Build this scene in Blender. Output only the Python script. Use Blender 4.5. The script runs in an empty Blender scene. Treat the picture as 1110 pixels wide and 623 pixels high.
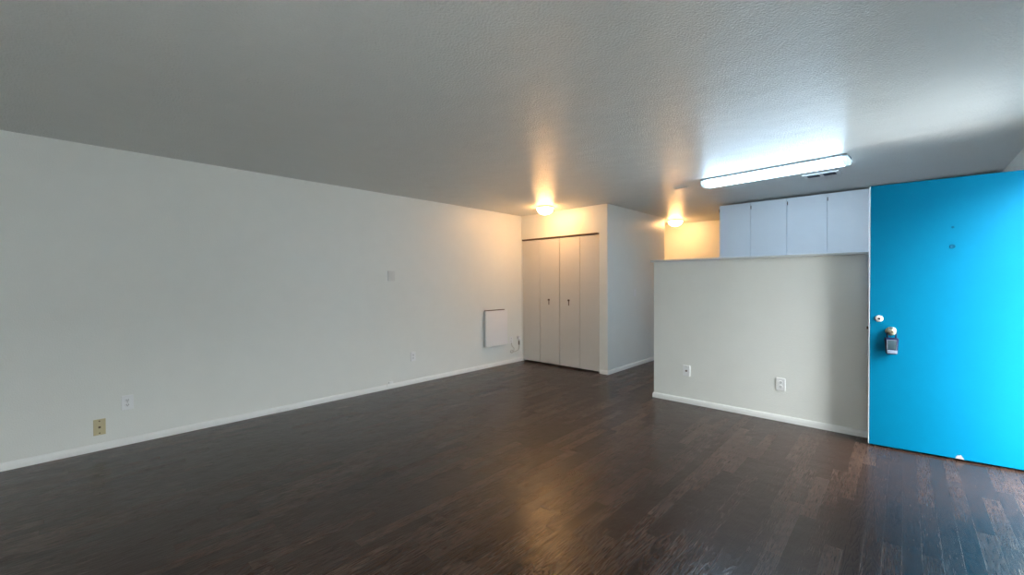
import bpy, bmesh, math, random
from mathutils import Vector, Matrix
random.seed(4)
PI = math.pi
col = bpy.context.scene.collection
sc = bpy.context.scene

# ------------------------------------------------------------------ measures (metres)
H = 2.389            # ceiling height
XR = 5.335           # right wall
YR = -1.15           # rear wall, behind the camera
YC, XC = 5.179, 1.601   # closet front plane, closet corner
YE = 7.09            # end of the closet block
YB = 7.98            # hall end wall
YK, XK, HK = 4.535, 2.565, 1.54   # half wall
YCAB, XCAB = 6.35, 2.705          # wall cabinets
YKB = 6.69           # kitchen back wall

# ------------------------------------------------------------------ helpers
def box(bm, x0, x1, y0, y1, z0, z1):
    vs = [bm.verts.new((x, y, z)) for x in (x0, x1) for y in (y0, y1) for z in (z0, z1)]
    for f in ((0,1,3,2), (4,6,7,5), (0,4,5,1), (2,3,7,6), (0,2,6,4), (1,5,7,3)):
        bm.faces.new([vs[i] for i in f])
    return bm

def bbox(x0, x1, y0, y1, z0, z1, bev=0.0, seg=2):
    bm = bmesh.new(); box(bm, x0, x1, y0, y1, z0, z1)
    if bev > 0:
        bmesh.ops.bevel(bm, geom=list(bm.edges), offset=bev, segments=seg, profile=0.6, affect='EDGES')
    return bm

def merge(bm, other):
    me = bpy.data.meshes.new('tmp'); other.to_mesh(me); other.free()
    bm.from_mesh(me); bpy.data.meshes.remove(me)
    return bm

def lathe(profile, seg=40, axis='Z', cap=True):
    """profile = [(r, h)...]; spun about the axis"""
    bm = bmesh.new(); rings = []
    for r, h in profile:
        ring = []
        if r < 1e-6:
            ring = [bm.verts.new((0, 0, h))]
        else:
            for k in range(seg):
                a = 2*PI*k/seg
                ring.append(bm.verts.new((r*math.cos(a), r*math.sin(a), h)))
        rings.append(ring)
    for a, b in zip(rings, rings[1:]):
        for k in range(seg):
            k2 = (k+1) % seg
            if len(a) == 1 and len(b) == 1: continue
            if len(a) == 1: bm.faces.new((a[0], b[k2], b[k]))
            elif len(b) == 1: bm.faces.new((a[k], a[k2], b[0]))
            else: bm.faces.new((a[k], a[k2], b[k2], b[k]))
    if cap:
        for ring in (rings[0], rings[-1]):
            if len(ring) > 1: bm.faces.new(ring)
    if axis == 'Y':   # spun profile looks towards -Y
        bmesh.ops.rotate(bm, verts=bm.verts, cent=(0,0,0), matrix=Matrix.Rotation(PI/2, 3, 'X'))
    bmesh.ops.recalc_face_normals(bm, faces=bm.faces)
    return bm

def tube(points, r, seg=10, sub=6):
    P = [Vector(p) for p in points]
    pts = []
    for i in range(len(P)-1):
        p0 = P[max(i-1,0)]; p1 = P[i]; p2 = P[i+1]; p3 = P[min(i+2, len(P)-1)]
        for k in range(sub):
            t = k/sub
            pts.append(0.5*((2*p1)+(p2-p0)*t+(2*p0-5*p1+4*p2-p3)*t*t+(3*p1-p0-3*p2+p3)*t**3))
    pts.append(P[-1])
    bm = bmesh.new(); rings = []; up = Vector((0.3,0.2,1)).normalized()
    for i, p in enumerate(pts):
        d = (pts[min(i+1,len(pts)-1)]-pts[max(i-1,0)]).normalized()
        s = d.cross(up)
        s = s.normalized() if s.length > 1e-4 else d.orthogonal().normalized()
        u = s.cross(d).normalized()
        rings.append([bm.verts.new(p+s*r*math.cos(2*PI*k/seg)+u*r*math.sin(2*PI*k/seg)) for k in range(seg)])
    for a, b in zip(rings, rings[1:]):
        for k in range(seg):
            k2 = (k+1) % seg; bm.faces.new((a[k], a[k2], b[k2], b[k]))
    bm.faces.new(rings[0]); bm.faces.new(rings[-1])
    bmesh.ops.recalc_face_normals(bm, faces=bm.faces)
    return bm

def obj(name, bm, mat, parent=None, smooth=False, loc=None, rotz=None):
    me = bpy.data.meshes.new(name)
    bmesh.ops.recalc_face_normals(bm, faces=bm.faces)
    bm.to_mesh(me); bm.free()
    if smooth:
        for p in me.polygons: p.use_smooth = True
        try: me.set_sharp_from_angle(angle=math.radians(35))
        except Exception: pass
    o = bpy.data.objects.new(name, me); col.objects.link(o)
    me.materials.append(mat)
    if loc is not None: o.location = loc
    if rotz is not None: o.rotation_euler.z = rotz
    if parent: o.parent = parent
    return o

def tag(o, label, cat, group=None):
    o['label'] = label; o['category'] = cat
    if group: o['group'] = group
    return o

def thing(name, label, cat, loc=(0,0,0), rotz=0, group=None):
    o = bpy.data.objects.new(name, None); col.objects.link(o)
    o.empty_display_size = .05
    o.location = loc; o.rotation_euler = (0,0,rotz)
    return tag(o, label, cat, group)

def struct(name, bm, mat, label, cat, **k):
    o = obj(name, bm, mat, **k); o['kind'] = 'structure'
    return tag(o, label, cat)

# ------------------------------------------------------------------ materials
def new_mat(name):
    m = bpy.data.materials.new(name); m.use_nodes = True
    nt = m.node_tree; b = nt.nodes['Principled BSDF']
    return m, nt, b

def N(nt, kind, **inp):
    n = nt.nodes.new(kind)
    for k, v in inp.items():
        if k.startswith('_'): setattr(n, k[1:], v)
        else: n.inputs[k.replace('__',' ')].default_value = v
    return n

def math_n(nt, op, a, b=None):
    n = nt.nodes.new('ShaderNodeMath'); n.operation = op
    for i, v in enumerate((a, b)):
        if v is None: continue
        if isinstance(v, (int, float)): n.inputs[i].default_value = v
        else: nt.links.new(v, n.inputs[i])
    return n.outputs[0]

def paint(name, rgb, rough=.6, spec=.5, bump=.0, scale=200., wob=0.0, wobscale=3., metal=0., coat=0.):
    m, nt, b = new_mat(name)
    b.inputs['Roughness'].default_value = rough
    b.inputs['Specular IOR Level'].default_value = spec
    b.inputs['Metallic'].default_value = metal
    b.inputs['Coat Weight'].default_value = coat
    tc = N(nt, 'ShaderNodeTexCoord')
    n1 = N(nt, 'ShaderNodeTexNoise', Scale=scale if scale < 1e3 else 50., Detail=3.)
    nt.links.new(tc.outputs['Object'], n1.inputs['Vector'])
    # faint mottling of the paint itself
    n0 = N(nt, 'ShaderNodeTexNoise', Scale=6., Detail=4.)
    nt.links.new(tc.outputs['Object'], n0.inputs['Vector'])
    mx = nt.nodes.new('ShaderNodeMix'); mx.data_type = 'RGBA'
    mx.inputs['A'].default_value = (*[c*.975 for c in rgb], 1); mx.inputs['B'].default_value = (*[min(1, c*1.025) for c in rgb], 1)
    nt.links.new(n0.outputs['Fac'], mx.inputs['Factor'])
    nt.links.new(mx.outputs['Result'], b.inputs['Base Color'])
    if bump > 0:
        bp = N(nt, 'ShaderNodeBump', Strength=1.0, Distance=bump)
        nt.links.new(n1.outputs['Fac'], bp.inputs['Height'])
        last = bp
        if wob > 0:
            n2 = N(nt, 'ShaderNodeTexNoise', Scale=wobscale, Detail=2.)
            nt.links.new(tc.outputs['Object'], n2.inputs['Vector'])
            b2 = N(nt, 'ShaderNodeBump', Strength=1.0, Distance=wob)
            nt.links.new(n2.outputs['Fac'], b2.inputs['Height'])
            nt.links.new(bp.outputs['Normal'], b2.inputs['Normal'])
            last = b2
        nt.links.new(last.outputs['Normal'], b.inputs['Normal'])
    return m

def glow(name, rgb, strength):
    m, nt, b = new_mat(name)
    b.inputs['Base Color'].default_value = (.9,.9,.9,1)
    b.inputs['Roughness'].default_value = .3
    b.inputs['Emission Color'].default_value = (*rgb, 1)
    b.inputs['Emission Strength'].default_value = strength
    return m

WALL = paint('wall_paint', (.83,.845,.815), rough=.36, spec=.4, bump=.0012, scale=130., wob=.004, wobscale=2.)
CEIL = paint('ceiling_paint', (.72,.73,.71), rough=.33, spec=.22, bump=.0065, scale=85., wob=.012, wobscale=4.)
TRIM = paint('trim_paint', (.86,.87,.86), rough=.35, spec=.5, bump=.0005, scale=60.)
CLOSET = paint('closet_door_paint', (.70,.68,.645), rough=.4, spec=.5, bump=.0006, scale=90.)
CABIN = paint('cabinet_paint', (.82,.87,.93), rough=.35, spec=.5, bump=.0004, scale=60.)
PLATE = paint('white_plastic', (.88,.89,.90), rough=.3)
PAINTED = paint('painted_plate', (.76,.765,.745), rough=.45)
BEIGE = paint('beige_plastic', (.60,.53,.33), rough=.4)
SLOT = paint('dark_slot', (.03,.03,.035), rough=.7)
TRACKM = paint('bronze_track', (.10,.055,.035), rough=.45, metal=.4)
BRASS = paint('old_brass', (.66,.60,.44), rough=.35, metal=1.)
CHROME = paint('satin_nickel', (.72,.72,.70), rough=.25, metal=1.)
BRONZE = paint('dark_bronze', (.13,.09,.06), rough=.35, metal=.8)
BLACK = paint('black_plastic', (.02,.02,.025), rough=.4)
NAVY = paint('navy_case', (.006,.012,.05), rough=.45, spec=.25)
GREYF = paint('grey_keypad', (.045,.08,.10), rough=.4, spec=.3)
BLUEDARK = paint('blue_enamel', (.0,.075,.15), rough=.6, spec=.1)
CONC = paint('walkway_concrete', (.25,.26,.27), rough=.85, bump=.002, scale=40.)
HEAT = paint('heater_enamel', (.88,.87,.88), rough=.3)
LAMP = glow('warm_lamp_glass', (1.0,.52,.19), 64.)
TUBE = glow('fluorescent_lens', (.54,.77,1.0), 28.)
ENDCAP = glow('fluorescent_end', (.55,.85,1.0), .9)

def door_blue():
    m, nt, b = new_mat('blue_door_paint')
    tc = N(nt, 'ShaderNodeTexCoord')
    n = N(nt, 'ShaderNodeTexNoise', Scale=5., Detail=5.)
    nt.links.new(tc.outputs['Object'], n.inputs['Vector'])
    mx = nt.nodes.new('ShaderNodeMix'); mx.data_type = 'RGBA'
    mx.inputs['A'].default_value = (.0,.130,.250,1); mx.inputs['B'].default_value = (.0,.142,.268,1)
    nt.links.new(n.outputs['Fac'], mx.inputs['Factor'])
    nt.links.new(mx.outputs['Result'], b.inputs['Base Color'])
    b.inputs['Roughness'].default_value = .45; b.inputs['Specular IOR Level'].default_value = .06
    n2 = N(nt, 'ShaderNodeTexNoise', Scale=70., Detail=2.)
    nt.links.new(tc.outputs['Object'], n2.inputs['Vector'])
    bp = N(nt, 'ShaderNodeBump', Strength=1., Distance=.0004)
    nt.links.new(n2.outputs['Fac'], bp.inputs['Height']); nt.links.new(bp.outputs['Normal'], b.inputs['Normal'])
    return m
BLUE = door_blue()

def floor_mat():
    m, nt, b = new_mat('dark_oak_strip_floor')
    L = nt.links
    tc = N(nt, 'ShaderNodeTexCoord')
    sp = N(nt, 'ShaderNodeSeparateXYZ'); L.new(tc.outputs['Object'], sp.inputs[0])
    X, Y = sp.outputs['X'], sp.outputs['Y']
    W = .07
    u = math_n(nt, 'DIVIDE', X, W); row = math_n(nt, 'FLOOR', u); fu = math_n(nt, 'FRACT', u)
    wn = N(nt, 'ShaderNodeTexWhiteNoise', _noise_dimensions='1D'); L.new(row, wn.inputs['W'])
    off = math_n(nt, 'MULTIPLY', wn.outputs['Value'], 7.3)
    v = math_n(nt, 'ADD', math_n(nt, 'DIVIDE', Y, .62), off)
    cell = math_n(nt, 'FLOOR', v); fv = math_n(nt, 'FRACT', v)
    cv = N(nt, 'ShaderNodeCombineXYZ'); L.new(row, cv.inputs[0]); L.new(cell, cv.inputs[1])
    pn = N(nt, 'ShaderNodeTexWhiteNoise', _noise_dimensions='3D'); L.new(cv.outputs[0], pn.inputs['Vector'])
    rnd = pn.outputs['Value']
    # grain: coordinates shifted per board
    sh = math_n(nt, 'MULTIPLY', rnd, 37.)
    gv = N(nt, 'ShaderNodeCombineXYZ')
    L.new(math_n(nt, 'ADD', math_n(nt, 'MULTIPLY', X, 1.0), sh), gv.inputs[0])
    L.new(math_n(nt, 'MULTIPLY', Y, .15), gv.inputs[1]); L.new(sh, gv.inputs[2])
    big = N(nt, 'ShaderNodeTexNoise', Scale=11., Detail=3., Roughness=.45); L.new(gv.outputs[0], big.inputs['Vector'])
    rings = math_n(nt, 'FRACT', math_n(nt, 'MULTIPLY', big.outputs['Fac'], 15.))
    tri = math_n(nt, 'ABSOLUTE', math_n(nt, 'SUBTRACT', rings, .5))     # 0 .. .5
    tri = math_n(nt, 'MULTIPLY', tri, 2.)
    ring = math_n(nt, 'POWER', tri, 2.2)
    gf = N(nt, 'ShaderNodeCombineXYZ'); L.new(math_n(nt, 'ADD', X, sh), gf.inputs[0])
    L.new(math_n(nt, 'MULTIPLY', Y, .035), gf.inputs[1])
    fine = N(nt, 'ShaderNodeTexNoise', Scale=260., Detail=3.); L.new(gf.outputs[0], fine.inputs['Vector'])
    wear = N(nt, 'ShaderNodeTexNoise', Scale=1.3, Detail=4.); L.new(tc.outputs['Object'], wear.inputs['Vector'])
    ramp = N(nt, 'ShaderNodeValToRGB')
    ramp.color_ramp.elements[0].position = 0.; ramp.color_ramp.elements[0].color = (.010,.006,.0045,1)
    ramp.color_ramp.elements[1].position = 1.; ramp.color_ramp.elements[1].color = (.160,.094,.068,1)
    e = ramp.color_ramp.elements.new(.5); e.color = (.038,.0205,.0145,1)
    f = math_n(nt, 'MULTIPLY', rnd, .22)
    f = math_n(nt, 'ADD', f, math_n(nt, 'MULTIPLY', fine.outputs['Fac'], .35))
    f = math_n(nt, 'ADD', f, math_n(nt, 'MULTIPLY', wear.outputs['Fac'], .40))
    f = math_n(nt, 'SUBTRACT', f, math_n(nt, 'MULTIPLY', ring, .30))
    L.new(f, ramp.inputs[0])
    # seams
    s1 = math_n(nt, 'LESS_THAN', fu, .018)
    s2 = math_n(nt, 'LESS_THAN', fv, .0025)
    seam = math_n(nt, 'MAXIMUM', s1, s2)
    mx = nt.nodes.new('ShaderNodeMix'); mx.data_type = 'RGBA'
    L.new(math_n(nt, 'MULTIPLY', seam, .6), mx.inputs['Factor']); L.new(ramp.outputs['Color'], mx.inputs['A'])
    mx.inputs['B'].default_value = (.008,.005,.004,1)
    L.new(mx.outputs['Result'], b.inputs['Base Color'])
    rr = math_n(nt, 'ADD', math_n(nt, 'MULTIPLY', fine.outputs['Fac'], .14), math_n(nt, 'ADD', math_n(nt, 'MULTIPLY', rnd, .06), .16))
    L.new(rr, b.inputs['Roughness'])
    b.inputs['Specular IOR Level'].default_value = .33
    hgt = math_n(nt, 'SUBTRACT', math_n(nt, 'MULTIPLY', fine.outputs['Fac'], .3), math_n(nt, 'ADD', math_n(nt, 'MULTIPLY', ring, .35), math_n(nt, 'MULTIPLY', seam, .6)))
    bp = N(nt, 'ShaderNodeBump', Strength=1., Distance=.0009); L.new(hgt, bp.inputs['Height'])
    n2 = N(nt, 'ShaderNodeTexNoise', Scale=7., Detail=2.); L.new(tc.outputs['Object'], n2.inputs['Vector'])
    b2 = N(nt, 'ShaderNodeBump', Strength=1., Distance=.003); L.new(n2.outputs['Fac'], b2.inputs['Height'])
    L.new(bp.outputs['Normal'], b2.inputs['Normal']); L.new(b2.outputs['Normal'], b.inputs['Normal'])
    return m
FLOOR = floor_mat()

# ------------------------------------------------------------------ shell
T = .12
struct('floor', bbox(-T, XR+T, YR-T, YB+T, -.06, 0), FLOOR, 'dark brown oak strip floor running through the empty room', 'floor')
struct('ceiling', bbox(-T, XR+T, YR-T, YB+T, H, H+.12), CEIL, 'glossy textured white ceiling over the whole room', 'ceiling')
struct('wall_left', bbox(-T, 0, YR-T, YB+T, 0, H), WALL, 'long blank white wall on the left with outlets and panel heater', 'wall')

# right wall with the entry doorway in it
DY0, DY1, DZ = 3.50, 4.44, 2.06
VY0, VY1, VZ0, VZ1 = -1.1, .15, .80, 2.10  # added window opening, out of view, lets daylight onto the left wall
bm = bbox(XR, XR+T, YR-T, VY0, 0, H); box(bm, XR, XR+T, VY1, DY0, 0, H); box(bm, XR, XR+T, DY1, YB+T, 0, H); box(bm, XR, XR+T, DY0, DY1, DZ, H)
box(bm, XR, XR+T, VY0, VY1, 0, VZ0); box(bm, XR, XR+T, VY0, VY1, VZ1, H)
struct('wall_right', bm, WALL, 'white wall behind the open blue door, mostly hidden', 'wall')
struct('wall_rear', bbox(-T, XR, YR-T, YR, 0, H), WALL, 'white wall behind the viewer', 'wall')
bm = bmesh.new()
for y in (VY0, (VY0+VY1)/2-.02, VY1-.04): box(bm, XR+.04, XR+.09, y, y+.04, VZ0, VZ1)
for z in (VZ0, VZ1-.04): box(bm, XR+.04, XR+.09, VY0, VY1, z, z+.04)
struct('added_window_1', bm, TRIM, 'unseen white framed window added in the right wall to let in daylight', 'window')

# closet block: front wall with the wide opening, side wall, hall side
CX0, CX1, CZ = .012, 1.468, 2.0
bm = bbox(0, CX0, YC, YC+.1, 0, CZ); box(bm, CX1, XC, YC, YC+.1, 0, CZ); box(bm, 0, XC, YC, YC+.1, CZ, H)
struct('wall_closet_front', bm, WALL, 'white wall above and beside the folding closet doors', 'wall')
struct('wall_closet_side', bbox(XC-.1, XC, YC+.1, YE, 0, H), WALL, 'white side wall of the closet running towards the hall', 'wall')
struct('wall_closet_rear', bbox(0, XC-.1, YE-.1, YE, 0, H), WALL, 'white wall at the back of the closet block facing the hall', 'wall')
struct('wall_hall', bbox(0, XR, YB, YB+T, 0, H), WALL, 'hall wall glowing orange beyond the half wall', 'wall')
struct('wall_kitchen', bbox(XCAB-.0, XR, YKB, YKB+.1, 0, H), WALL, 'white kitchen wall behind the wall cabinets', 'wall')
struct('wall_half', bbox(XK, XR, YK, YK+.115, 0, HK-.022), WALL, 'white half wall with a thin cap between the room and kitchen', 'wall')
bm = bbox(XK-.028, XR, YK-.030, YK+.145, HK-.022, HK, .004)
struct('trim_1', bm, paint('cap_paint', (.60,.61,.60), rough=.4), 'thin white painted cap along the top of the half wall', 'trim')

# baseboards with a small rounded top and shoe
def base_profile(path, inward, name, label):
    """path: list of 2D points along the wall foot; the board stands on the left/right side given by inward normals"""
    bm = bmesh.new()
    prof = [(0,0), (.013,0), (.013,.030), (.010,.046), (.006,.054), (0,.056)]
    rings = []
    for (x, y), (nx, ny) in zip(path, inward):
        rings.append([bm.verts.new((x+nx*d, y+ny*d, z)) for d, z in prof])
    for a, b in zip(rings, rings[1:]):
        for k in range(len(prof)):
            k2 = (k+1) % len(prof); bm.faces.new((a[k], a[k2], b[k2], b[k]))
    bm.faces.new(rings[0]); bm.faces.new(rings[-1])
    return struct(name, bm, TRIM, label, 'baseboard')
base_profile([(0,YR), (0,YC)], [(1,0), (1,0)], 'baseboard_left', 'white baseboard along the foot of the long left wall')
base_profile([(CX1+.012,YC), (XC,YC), (XC,YE)], [(0,-1), (1,-1), (1,0)], 'baseboard_closet', 'white baseboard wrapping the closet corner')
base_profile([(XK,YK+.115), (XK,YK), (XR,YK)], [(-1,0), (-1,-1), (0,-1)], 'baseboard_half', 'white baseboard along the foot of the half wall')
base_profile([(0,YB), (XR,YB)], [(0,-1), (0,-1)], 'baseboard_hall', 'white baseboard along the hall wall')

# doorway casing and threshold (outside the frame, where the blue door is hung)
bm = bmesh.new()
for y0, y1 in ((DY0, DY0+.03), (DY1-.005, DY1+.0)): box(bm, XR, XR+T, y0, y1, 0, DZ)
box(bm, XR, XR+T, DY0, DY1, DZ-.03, DZ)
struct('trim_2', bm, TRIM, 'white jamb of the entry doorway in the right wall', 'trim')

# outside of the doorway: added unseen walkway, its roof sized to shade the door
struct('ground', bbox(XR+T, XR+14, -10, 14, -.25, -.05), CONC, 'unseen grey concrete walkway added outside the entry doorway', 'ground')
struct('roof', bbox(XR+T, XR+T+.45, -2, 9, 2.50, 2.62), CONC, 'walkway roof added unseen outside the entry doorway to shade the door', 'roof')

struct('added_wall_opposite', bbox(XR+6.5, XR+6.7, -10, 14, -.05, 3.2), CONC, 'unseen grey wall added across the walkway to block low sky', 'wall')  # added out of view to cut low skylight through the doorway

# ------------------------------------------------------------------ blue entry door
DA = .108
d_root_loc = (4.4192, 4.3372, 0)
DW, DT, DB, DTOP = .914, .044, .014, 2.043
bm = bbox(.0055, DW, 0, DT, DB, DTOP, .0015, 1)
door = struct('door_1', bm, BLUE, 'bright blue entry door standing open into the room', 'door', loc=d_root_loc, rotz=DA)
e = obj('edge_strip', bbox(-.0005, .0055, .0008, DT-.001, DB, DTOP, .001, 1), paint('bare_edge', (.62,.66,.68), rough=.5), door); e['label'] = 'white unpainted edge of the blue door'
obj('latch_bolt', bbox(-.011, 0, .014, .030, .918, .940, .002), BRONZE, door)
# deadbolt cylinder
dbm = lathe([(.0,.013), (.012,.013), (.019,.011), (.0245,.006), (.0255,.003), (.0255,0)], 32, 'Y')
db = obj('deadbolt', dbm, paint('pale_brushed_metal', (.80,.80,.76), rough=.3, metal=.35), door, True, (.060, 0, 1.006))
obj('keyhole', lathe([(0,.0145), (.0085,.0145), (.0085,.012)], 24, 'Y'), BLACK, db, True)
# door knob: rose, neck, ball
kn = obj('door_knob', lathe([(0,.066), (.013,.0655), (.021,.062), (.0265,.055), (.0275,.047), (.024,.038), (.016,.031), (.012,.025), (.012,.012), (.026,.009), (.032,.005), (.033,0)], 40, 'Y'), BRASS, door, True, (.130, 0, .912))
obj('keyhole', lathe([(0,.0675), (.007,.0675), (.007,.060)], 20, 'Y'), BRONZE, kn, True)
# painted-over peephole and viewer screw above
pp = obj('peephole', lathe([(0,.0015), (.008,.002), (.011,.0035), (.0145,.003), (.016,0)], 32, 'Y'), BLUEDARK, door, True, (.458, 0, 1.547))
pp['label'] = 'dark round painted-over peephole'
obj('screw_head', lathe([(0,.002), (.006,.002), (.008,0)], 20, 'Y'), BLUEDARK, door, True, (.459, 0, 1.686))
# chip where the paint is missing near the foot
bm = bmesh.new()
pts = [(-.022,0),(-.019,.014),(-.011,.026),(-.003,.023),(.004,.030),(.011,.019),(.017,.012),(.021,0)]
a = [bm.verts.new((x, -.0012, z)) for x, z in pts]; b_ = [bm.verts.new((x, .0005, z)) for x, z in pts]
bm.faces.new(a); bm.faces.new(list(reversed(b_)))
for i in range(len(pts)):
    j = (i+1) % len(pts); bm.faces.new((a[i], b_[i], b_[j], a[j]))
ch = obj('paint_chip', bm, paint('bare_primer', (.27,.25,.27), rough=.7), door, False, (.505, 0, DB+.001)); ch['label'] = 'pale chip in the blue paint at the foot'
for z in (.25, 1.03, 1.82):
    hb = lathe([(0,.045), (.006,.045), (.006,-.045), (0,-.045)], 16)
    merge(hb, bbox(-.03, 0, .001, .004, -.045, .045))
    obj('hinge', hb, CHROME, door, False, (DW+.004, .006 - .004, z))

# lockbox hanging on the knob
lbx = thing('lockbox', 'navy blue key lockbox hanging from the door knob of the blue door', 'lockbox')
dm = Matrix.Translation(d_root_loc) @ Matrix.Rotation(DA, 4, 'Z')
lbx.location = dm @ Vector((.131, -.034, .738)); lbx.rotation_euler.z = DA
bm = bbox(-.041, .041, -.022, .022, 0, .128, .013, 3)
for v in bm.verts:                     # body narrows a little to the foot
    k = 1 - .22*max(0, (.06-v.co.z)/.06); v.co.x *= k
obj('case', bm, NAVY, lbx, True)
obj('face_plate', bbox(-.024, .024, -.0245, -.021, .042, .108, .002), GREYF, lbx, True)
bp_ = obj('dial_cover', bbox(-.029, .031, -.030, -.020, .008, .036, .006, 3), paint('scuffed_grey', (.20,.25,.34), rough=.4, spec=.3), lbx, True)
bp_['label'] = 'scuffed pale grey cover at the foot'
fr = bmesh.new()
for x0, x1, z0, z1 in ((-.029,-.025,.038,.113), (.0255,.028,.038,.113), (-.029,.028,.109,.113)):
    box(fr, x0, x1, -.0255, -.021, z0, z1)
obj('face_frame', fr, paint('frame_grey', (.20,.23,.30), rough=.35, spec=.3), lbx)
obj('shackle', tube([(-.022,0,.115), (-.025,.002,.150), (-.021,.006,.180), (0,.008,.200), (.021,.006,.180), (.025,.002,.150), (.022,0,.115)], .0055), NAVY, lbx, True)

# ------------------------------------------------------------------ folding closet doors
CD = .034
def leaf_mesh(x0, x1):
    return bbox(x0, x1, 0, CD, 0, 1.955, .003, 2)
xs = [.018, .372, .764, 1.134, 1.462]
for n, (a0, a1, a2, lab) in enumerate((
        (xs[0], xs[1], xs[2], 'left pair of flat white folding closet doors beside the long wall'),
        (xs[2], xs[3], xs[4], 'right pair of flat white folding closet doors beside the closet corner'))):
    g = .0035 if n == 0 else .0035
    dr = bpy.data.objects.new('door_%d' % (n+2), None); col.objects.link(dr)
    dr.location = (a0, YC+.012, .022); dr['kind'] = 'structure'; tag(dr, lab, 'closet door')
    obj('door_leaf', leaf_mesh(g if n else 0, a1-a0-.0028), CLOSET, dr)
    obj('door_leaf', leaf_mesh(a1-a0+.0028, a2-a0-g), CLOSET, dr)
    kx = (.556 if n == 0 else .934)-a0
    pl = bbox(-.017, .017, -.003, 0, .028, .052, .002)
    merge(pl, bbox(-.008, .008, -.003, 0, -.040, .032, .002))
    hd = obj('door_pull', pl, BRONZE, dr, True, (kx, 0, .962)); hd['label'] = 'small dark bronze pull'
    obj('knob', lathe([(0,.022), (.008,.021), (.011,.016), (.008,.010), (.004,.006), (.004,0)], 24, 'Y'), BRONZE, hd, True, (0, -.002, .038))
tr = bbox(CX0, CX1-.03, YC-.004, YC+.05, 1.982, 2.0)
struct('trim_3', tr, TRACKM, 'dark brown head track above the folding closet doors', 'track')

# ------------------------------------------------------------------ wall cabinets in the kitchen
ZC0, ZC1 = 1.47, H-.026
cab_spans = [(XCAB, 3.104, 3.521), (3.5215, 3.936, 4.350), (4.3505, 4.84, XR-.006)]
cab_labels = ['white wall cabinet nearest the orange hall wall, leftmost of the kitchen row',
              'white wall cabinet in the kitchen row just left of the blue door',
              'white wall cabinet at the right end of the kitchen row, hidden by the blue door']
for (c0, c1, c2), lab in zip(cab_spans, cab_labels):
    t = thing('wall_cabinet', lab, 'cabinet', (c0, YKB, ZC0), 0, 'white wall cabinets hung along the kitchen wall')
    w = c2-c0; m_ = c1-c0; hh = ZC1-ZC0
    bm = bbox(0, w, YCAB+.02-YKB, -.001, 0, hh)
    obj('body', bm, CABIN, t)
    dy0 = YCAB-YKB; dy1 = dy0+.0195
    for k, (a0, a1) in enumerate(((.005, m_-.003), (m_+.003, w-.007))):
        d = obj('door', bbox(a0, a1, dy0, dy1, .01, hh-.004, .0015, 1), CABIN, t)
        for hz in (hh-.07, .10):
            hg = lathe([(0,.022), (.0045,.022), (.0045,-.022), (0,-.022)], 12)
            obj('hinge', hg, BRONZE, d, False, (a0-.001, dy0-.001, hz))

# ------------------------------------------------------------------ ceiling lights
lg = None
for (x, y, lab) in ((.83, 4.76, 'round ceiling light in front of the closet doors, glowing warm'),
                    (1.655, 7.42, 'round ceiling light in the hall half hidden by the closet corner')):
    t = thing('ceiling_light', lab, 'ceiling light', (x, y, H), 0, 'warm round dome ceiling lights')
    r = obj('rim', lathe([(0,0), (.118,0), (.121,-.010), (.118,-.024), (.104,-.028), (0,-.028)], 48), CHROME, t, True)
    g = lathe([(.112,-.022)] + [(.118*math.cos(a), -.026-.090*math.sin(a)) for a in [k*PI/2/10 for k in range(10)]] + [(0,-.116)], 48)
    obj('glass_dome', g, LAMP, t, True)

# fluorescent wraparound fixture
FX0, FX1, FY0 = 3.03, 4.262, 4.612
t = thing('fluorescent_ceiling_light', 'long lit fluorescent ceiling fixture above the half wall', 'ceiling light', ((FX0+FX1)/2, FY0, H), -.068)
hw = (FX1-FX0)/2
obj('housing', bbox(-hw, hw, -.006, .216, -.020, 0, .002), paint('housing_unlit_grey', (.35,.42,.46), rough=.5), t)  # grey colour stands in for the unlit side of the housing
pr = [(.004,-.0201), (.003,-.034), (.012,-.058), (.036,-.072), (.075,-.077), (.125,-.077), (.160,-.072), (.190,-.056), (.208,-.034), (.206,-.0201)]
def prism(pr, x0, x1):
    bm = bmesh.new(); A = [bm.verts.new((x0, y, z)) for y, z in pr]; B = [bm.verts.new((x1, y, z)) for y, z in pr]
    for i in range(len(pr)):
        j = (i+1) % len(pr); bm.faces.new((A[i], A[j], B[j], B[i]))
    bm.faces.new(A); bm.faces.new(list(reversed(B)))
    return bm
obj('lens', prism(pr, -hw+.035, hw-.035), TUBE, t)
for x0, x1 in ((-hw, -hw+.035), (hw-.035, hw)):
    obj('end_cap', prism(pr, x0, x1), ENDCAP, t)

# ceiling vent beyond the fixture
t = thing('ceiling_vent', 'small white louvred ceiling vent just beyond the fluorescent fixture', 'vent', (4.0, 5.30, H), -.05)
fr = bmesh.new()
for x0, x1, y0, y1 in ((-.150,.150,-.085,-.060), (-.150,.150,.060,.085), (-.150,-.118,-.060,.060), (.118,.150,-.060,.060), (-.016,.016,-.060,.060)):
    box(fr, x0, x1, y0, y1, -.010, 0)
obj('frame', fr, TRIM, t)
obj('backing', bbox(-.118, .118, -.060, .060, -.002, 0), SLOT, t)
for k in range(4):
    sl = bmesh.new()
    for a, b2 in ((-.118,-.016), (.016,.118)):
        y = -.040+k*.027
        q = bbox(a, b2, -.001, .001, -.006, .006)
        bmesh.ops.rotate(q, verts=q.verts, cent=(0,0,0), matrix=Matrix.Rotation(math.radians(-35), 3, 'X'))
        bmesh.ops.translate(q, verts=q.verts, vec=(0, y, -.0085))
        merge(sl, q)
    obj('louvre', sl, paint('louvre_grey', (.10,.11,.13), rough=.6), t)

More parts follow.
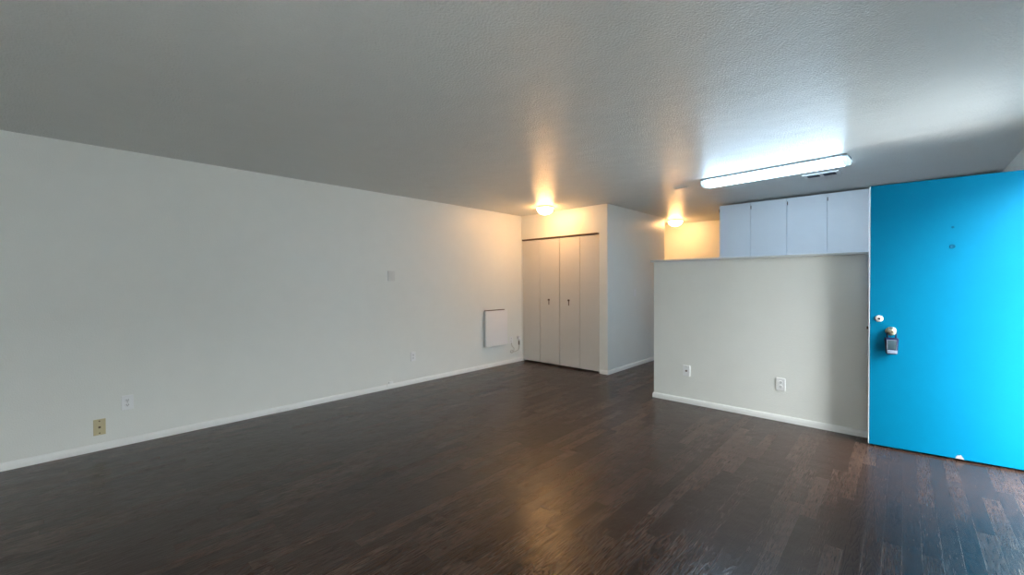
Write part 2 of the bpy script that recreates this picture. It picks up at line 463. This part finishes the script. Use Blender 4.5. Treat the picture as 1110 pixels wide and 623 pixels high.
# small blank patch plate on the ceiling
tag(obj('ceiling_patch', bbox(-.075, .075, -.02, .02, -.006, 0, .002), CEIL, None, False, (2.72, 4.93, H), -.03),
    'small raised white patch on the ceiling left of the fluorescent fixture', 'patch')

# ------------------------------------------------------------------ plates on the walls (local -Y looks out of the wall)
def outlet(loc, rotz, label, mat=PLATE, w=.072, h=.117, group='white duplex outlets on the walls'):
    t = thing('power_outlet', label, 'outlet', loc, rotz, group)
    obj('cover_plate', bbox(-w/2, w/2, -.0085, 0, -h/2, h/2, .0015, 1), mat, t)
    for s in (1, -1):
        f = lathe([(0,.0105), (.0155,.0105), (.0168,.009), (.0168,.006)], 28, 'Y')
        r = obj('receptacle', f, mat, t, True, (0, 0, s*.0195))
        sl = bbox(-.0075, -.0045, -.0112, -.010, -.003, .008); box(sl, .0045, .0075, -.0112, -.010, -.003, .008)
        box(sl, -.0025, .0025, -.0112, -.010, -.010, -.005)
        obj('slots', sl, SLOT, r)
    obj('screw', lathe([(0,.0100), (.0025,.0100), (.003,.007)], 12, 'Y'), CHROME, t, True)
    return t
LW = PI/2    # faces +X
outlet((0, .341, .343), LW, 'white duplex outlet low on the left wall, above the beige plate')
outlet((0, 3.062, .352), LW, 'white duplex outlet low on the left wall between the beige plate and the heater')
outlet((0, 4.905, .372), LW, 'white outlet just right of the panel heater with a cord beneath')
outlet((3.790, YK, .343), 0, 'white duplex outlet on the half wall, nearer the blue door')

t = thing('phone_jack', 'beige plate with three dark dots low on the left wall', 'wall plate', (0, .177, .184), LW)
obj('cover_plate', bbox(-.035, .035, -.007, 0, -.062, .062, .0015, 1), BEIGE, t)
obj('socket', bbox(-.007, .007, -.0095, -.006, -.008, .006, .001), BRONZE, t)
for s in (1, -1):
    obj('screw', lathe([(0,.009), (.004,.0088), (.005,.007)], 16, 'Y'), BRONZE, t, True, (0, 0, s*.047))

t = thing('cable_jack', 'white plate with a dark socket on the half wall, farther from the door', 'wall plate', (2.930, YK, .349), 0)
obj('cover_plate', bbox(-.036, .036, -.012, 0, -.0575, .0575, .002, 1), PLATE, t)
obj('socket', lathe([(0,.030), (.005,.030), (.0065,.027), (.0065,.012), (.0105,.012), (.0105,.008)], 20, 'Y'), BRONZE, t, True)
obj('screw', lathe([(0,.014), (.004,.0138), (.005,.012)], 16, 'Y'), CHROME, t, True, (0, 0, .042))

t = thing('blank_plate', 'painted-over blank plate midway up the left wall', 'wall plate', (0, 2.757, 1.387), LW)
obj('cover_plate', bbox(-.045, .045, -.017, 0, -.062, .062, .002), PAINTED, t, True)
for s in (1, -1):
    obj('screw', lathe([(0,.0185), (.004,.0183), (.005,.017)], 16, 'Y'), PAINTED, t, True, (0, 0, s*.040))

t = thing('light_switch', 'white light switch on the closet side wall', 'light switch', (XC, 5.985, 1.135), LW)
obj('cover_plate', bbox(-.036, .036, -.006, 0, -.0575, .0575, .0015, 1), PLATE, t)
tg = bbox(-.006, .006, -.022, -.005, -.004, .006, .002)
obj('toggle', tg, PLATE, t, True, (0, 0, -.008))

t = thing('phone_block', 'tiny white phone block on the baseboard of the left wall', 'phone block', (.0, 2.735, .062), LW)
obj('block', bbox(-.028, .028, -.020, 0, 0, .026, .004, 2), PLATE, t, True)
obj('lead', tube([(-.026,-.010,.010), (-.046,-.012,.008), (-.052,-.014,-.006), (-.053,-.0155,-.03)], .003), PAINTED, t, True)

# ------------------------------------------------------------------ panel heater
HY0, HY1, HZ0, HZ1, HD = 4.30, 4.765, .330, .868, .066
t = thing('panel_heater', 'square white panel heater on the left wall beside the closet', 'heater', (0, (HY0+HY1)/2, HZ0), LW)
hw = (HY1-HY0)/2; hh = HZ1-HZ0
obj('front_panel', bbox(-hw, hw, -HD, -HD+.022, 0, hh, .004, 2), HEAT, t, True)
obj('rear_panel', bbox(-hw+.006, hw-.006, -.034, -.014, .006, hh-.018, .002), paint('heater_back', (.42,.43,.45), rough=.5), t)
obj('side_rail', bbox(-hw+.001, -hw+.006, -HD+.020, -.016, .003, hh-.003), paint('heater_side', (.60,.61,.64), rough=.5), t)
obj('top_strip', bbox(-hw+.012, hw-.045, -.044, -.016, hh-.016, hh+.011), paint('brown_strip', (.10,.06,.045), rough=.6), t)  # dark brown strip along the top edge, behind the front panel
for sx in (-1, 1):
    for z in (.08, hh-.08):
        obj('bracket', lathe([(0,.015), (.010,.015), (.010,0)], 16, 'Y'), CHROME, t, False, (sx*(hw-.07), 0, z))
# plug-in thermostat right of the outlet with its cord looping to the heater
t = thing('plug_thermostat', 'small white plug-in control at the wall corner with looping cord', 'thermostat', (0, 5.085, .390), LW)
obj('cover', bbox(-.032, .032, -.030, 0, -.022, .026, .005, 2), PLATE, t, True)
obj('plug', bbox(-.010, .010, -.026, -.008, -.115, -.050, .004, 2), paint('taupe_plug', (.22,.19,.15), rough=.5), t, True)
tag(obj('heater_cord', tube([(.018,5.085,.368), (.018,5.088,.30), (.019,5.090,.25), (.020,5.070,.205), (.022,5.02,.185), (.024,4.965,.180),
          (.030,4.925,.195), (.030,4.890,.215), (.028,4.868,.190), (.026,4.895,.168), (.024,4.940,.182), (.022,4.955,.235), (.018,4.915,.275), (.014,4.905,.33)], .0065, 10, 8),
          paint('cord_white', (.60,.585,.54), rough=.45), None, True),
    'thin white cord looping along the wall between heater and closet', 'cord')

# ------------------------------------------------------------------ light
w = bpy.data.worlds.new('sky'); sc.world = w; w.use_nodes = True
nt = w.node_tree; bg = nt.nodes['Background']
tc = nt.nodes.new('ShaderNodeTexCoord'); sp = nt.nodes.new('ShaderNodeSeparateXYZ'); nt.links.new(tc.outputs['Generated'], sp.inputs[0])
rp = nt.nodes.new('ShaderNodeValToRGB'); nt.links.new(sp.outputs['Z'], rp.inputs[0])
rp.color_ramp.elements[0].position = 0.0; rp.color_ramp.elements[0].color = (.20,.20,.19,1)
rp.color_ramp.elements[1].position = .8; rp.color_ramp.elements[1].color = (.90,.94,.93,1)
e = rp.color_ramp.elements.new(.10); e.color = (.34,.36,.36,1)
nt.links.new(rp.outputs['Color'], bg.inputs['Color'])
bg.inputs['Strength'].default_value = 40.0

def portal(name, loc, rot, sx, sy):
    l = bpy.data.lights.new(name, 'AREA'); l.shape = 'RECTANGLE'; l.size = sx; l.size_y = sy
    l.cycles.is_portal = True
    o = bpy.data.objects.new(name, l); col.objects.link(o); o.location = loc; o.rotation_euler = rot
    return o
portal('added_window_portal', (XR+T+.01, (VY0+VY1)/2, (VZ0+VZ1)/2), (PI/2, 0, PI/2), VY1-VY0, VZ1-VZ0)
portal('doorway_portal', (XR+T+.01, (DY0+DY1)/2, DZ/2), (PI/2, 0, PI/2), DY1-DY0, DZ)

# ------------------------------------------------------------------ camera
fw = Vector((-0.68278096, 0.73048786, -0.0140589)); r = Vector((0.73060101, 0.68278361, -0.00535753)); u = Vector((-0.00568558, 0.01392947, 0.99988682))
cd = bpy.data.cameras.new('camera'); cam = bpy.data.objects.new('camera', cd); col.objects.link(cam)
M = Matrix(((r.x,u.x,-fw.x,4.6179), (r.y,u.y,-fw.y,0), (r.z,u.z,-fw.z,1.31), (0,0,0,1)))
cam.matrix_world = M
cd.sensor_width = 36; cd.lens = 36*454.147/1110; cd.clip_start = .02
sc.camera = cam

sc.cycles.use_denoising = True
sc.cycles.max_bounces = 12; sc.cycles.diffuse_bounces = 8; sc.cycles.glossy_bounces = 6
sc.cycles.sample_clamp_indirect = 8
sc.view_settings.view_transform = 'Standard'; sc.view_settings.look = 'None'
sc.view_settings.gamma = 1; sc.view_settings.use_curve_mapping = False
sc.view_settings.exposure = 0.24
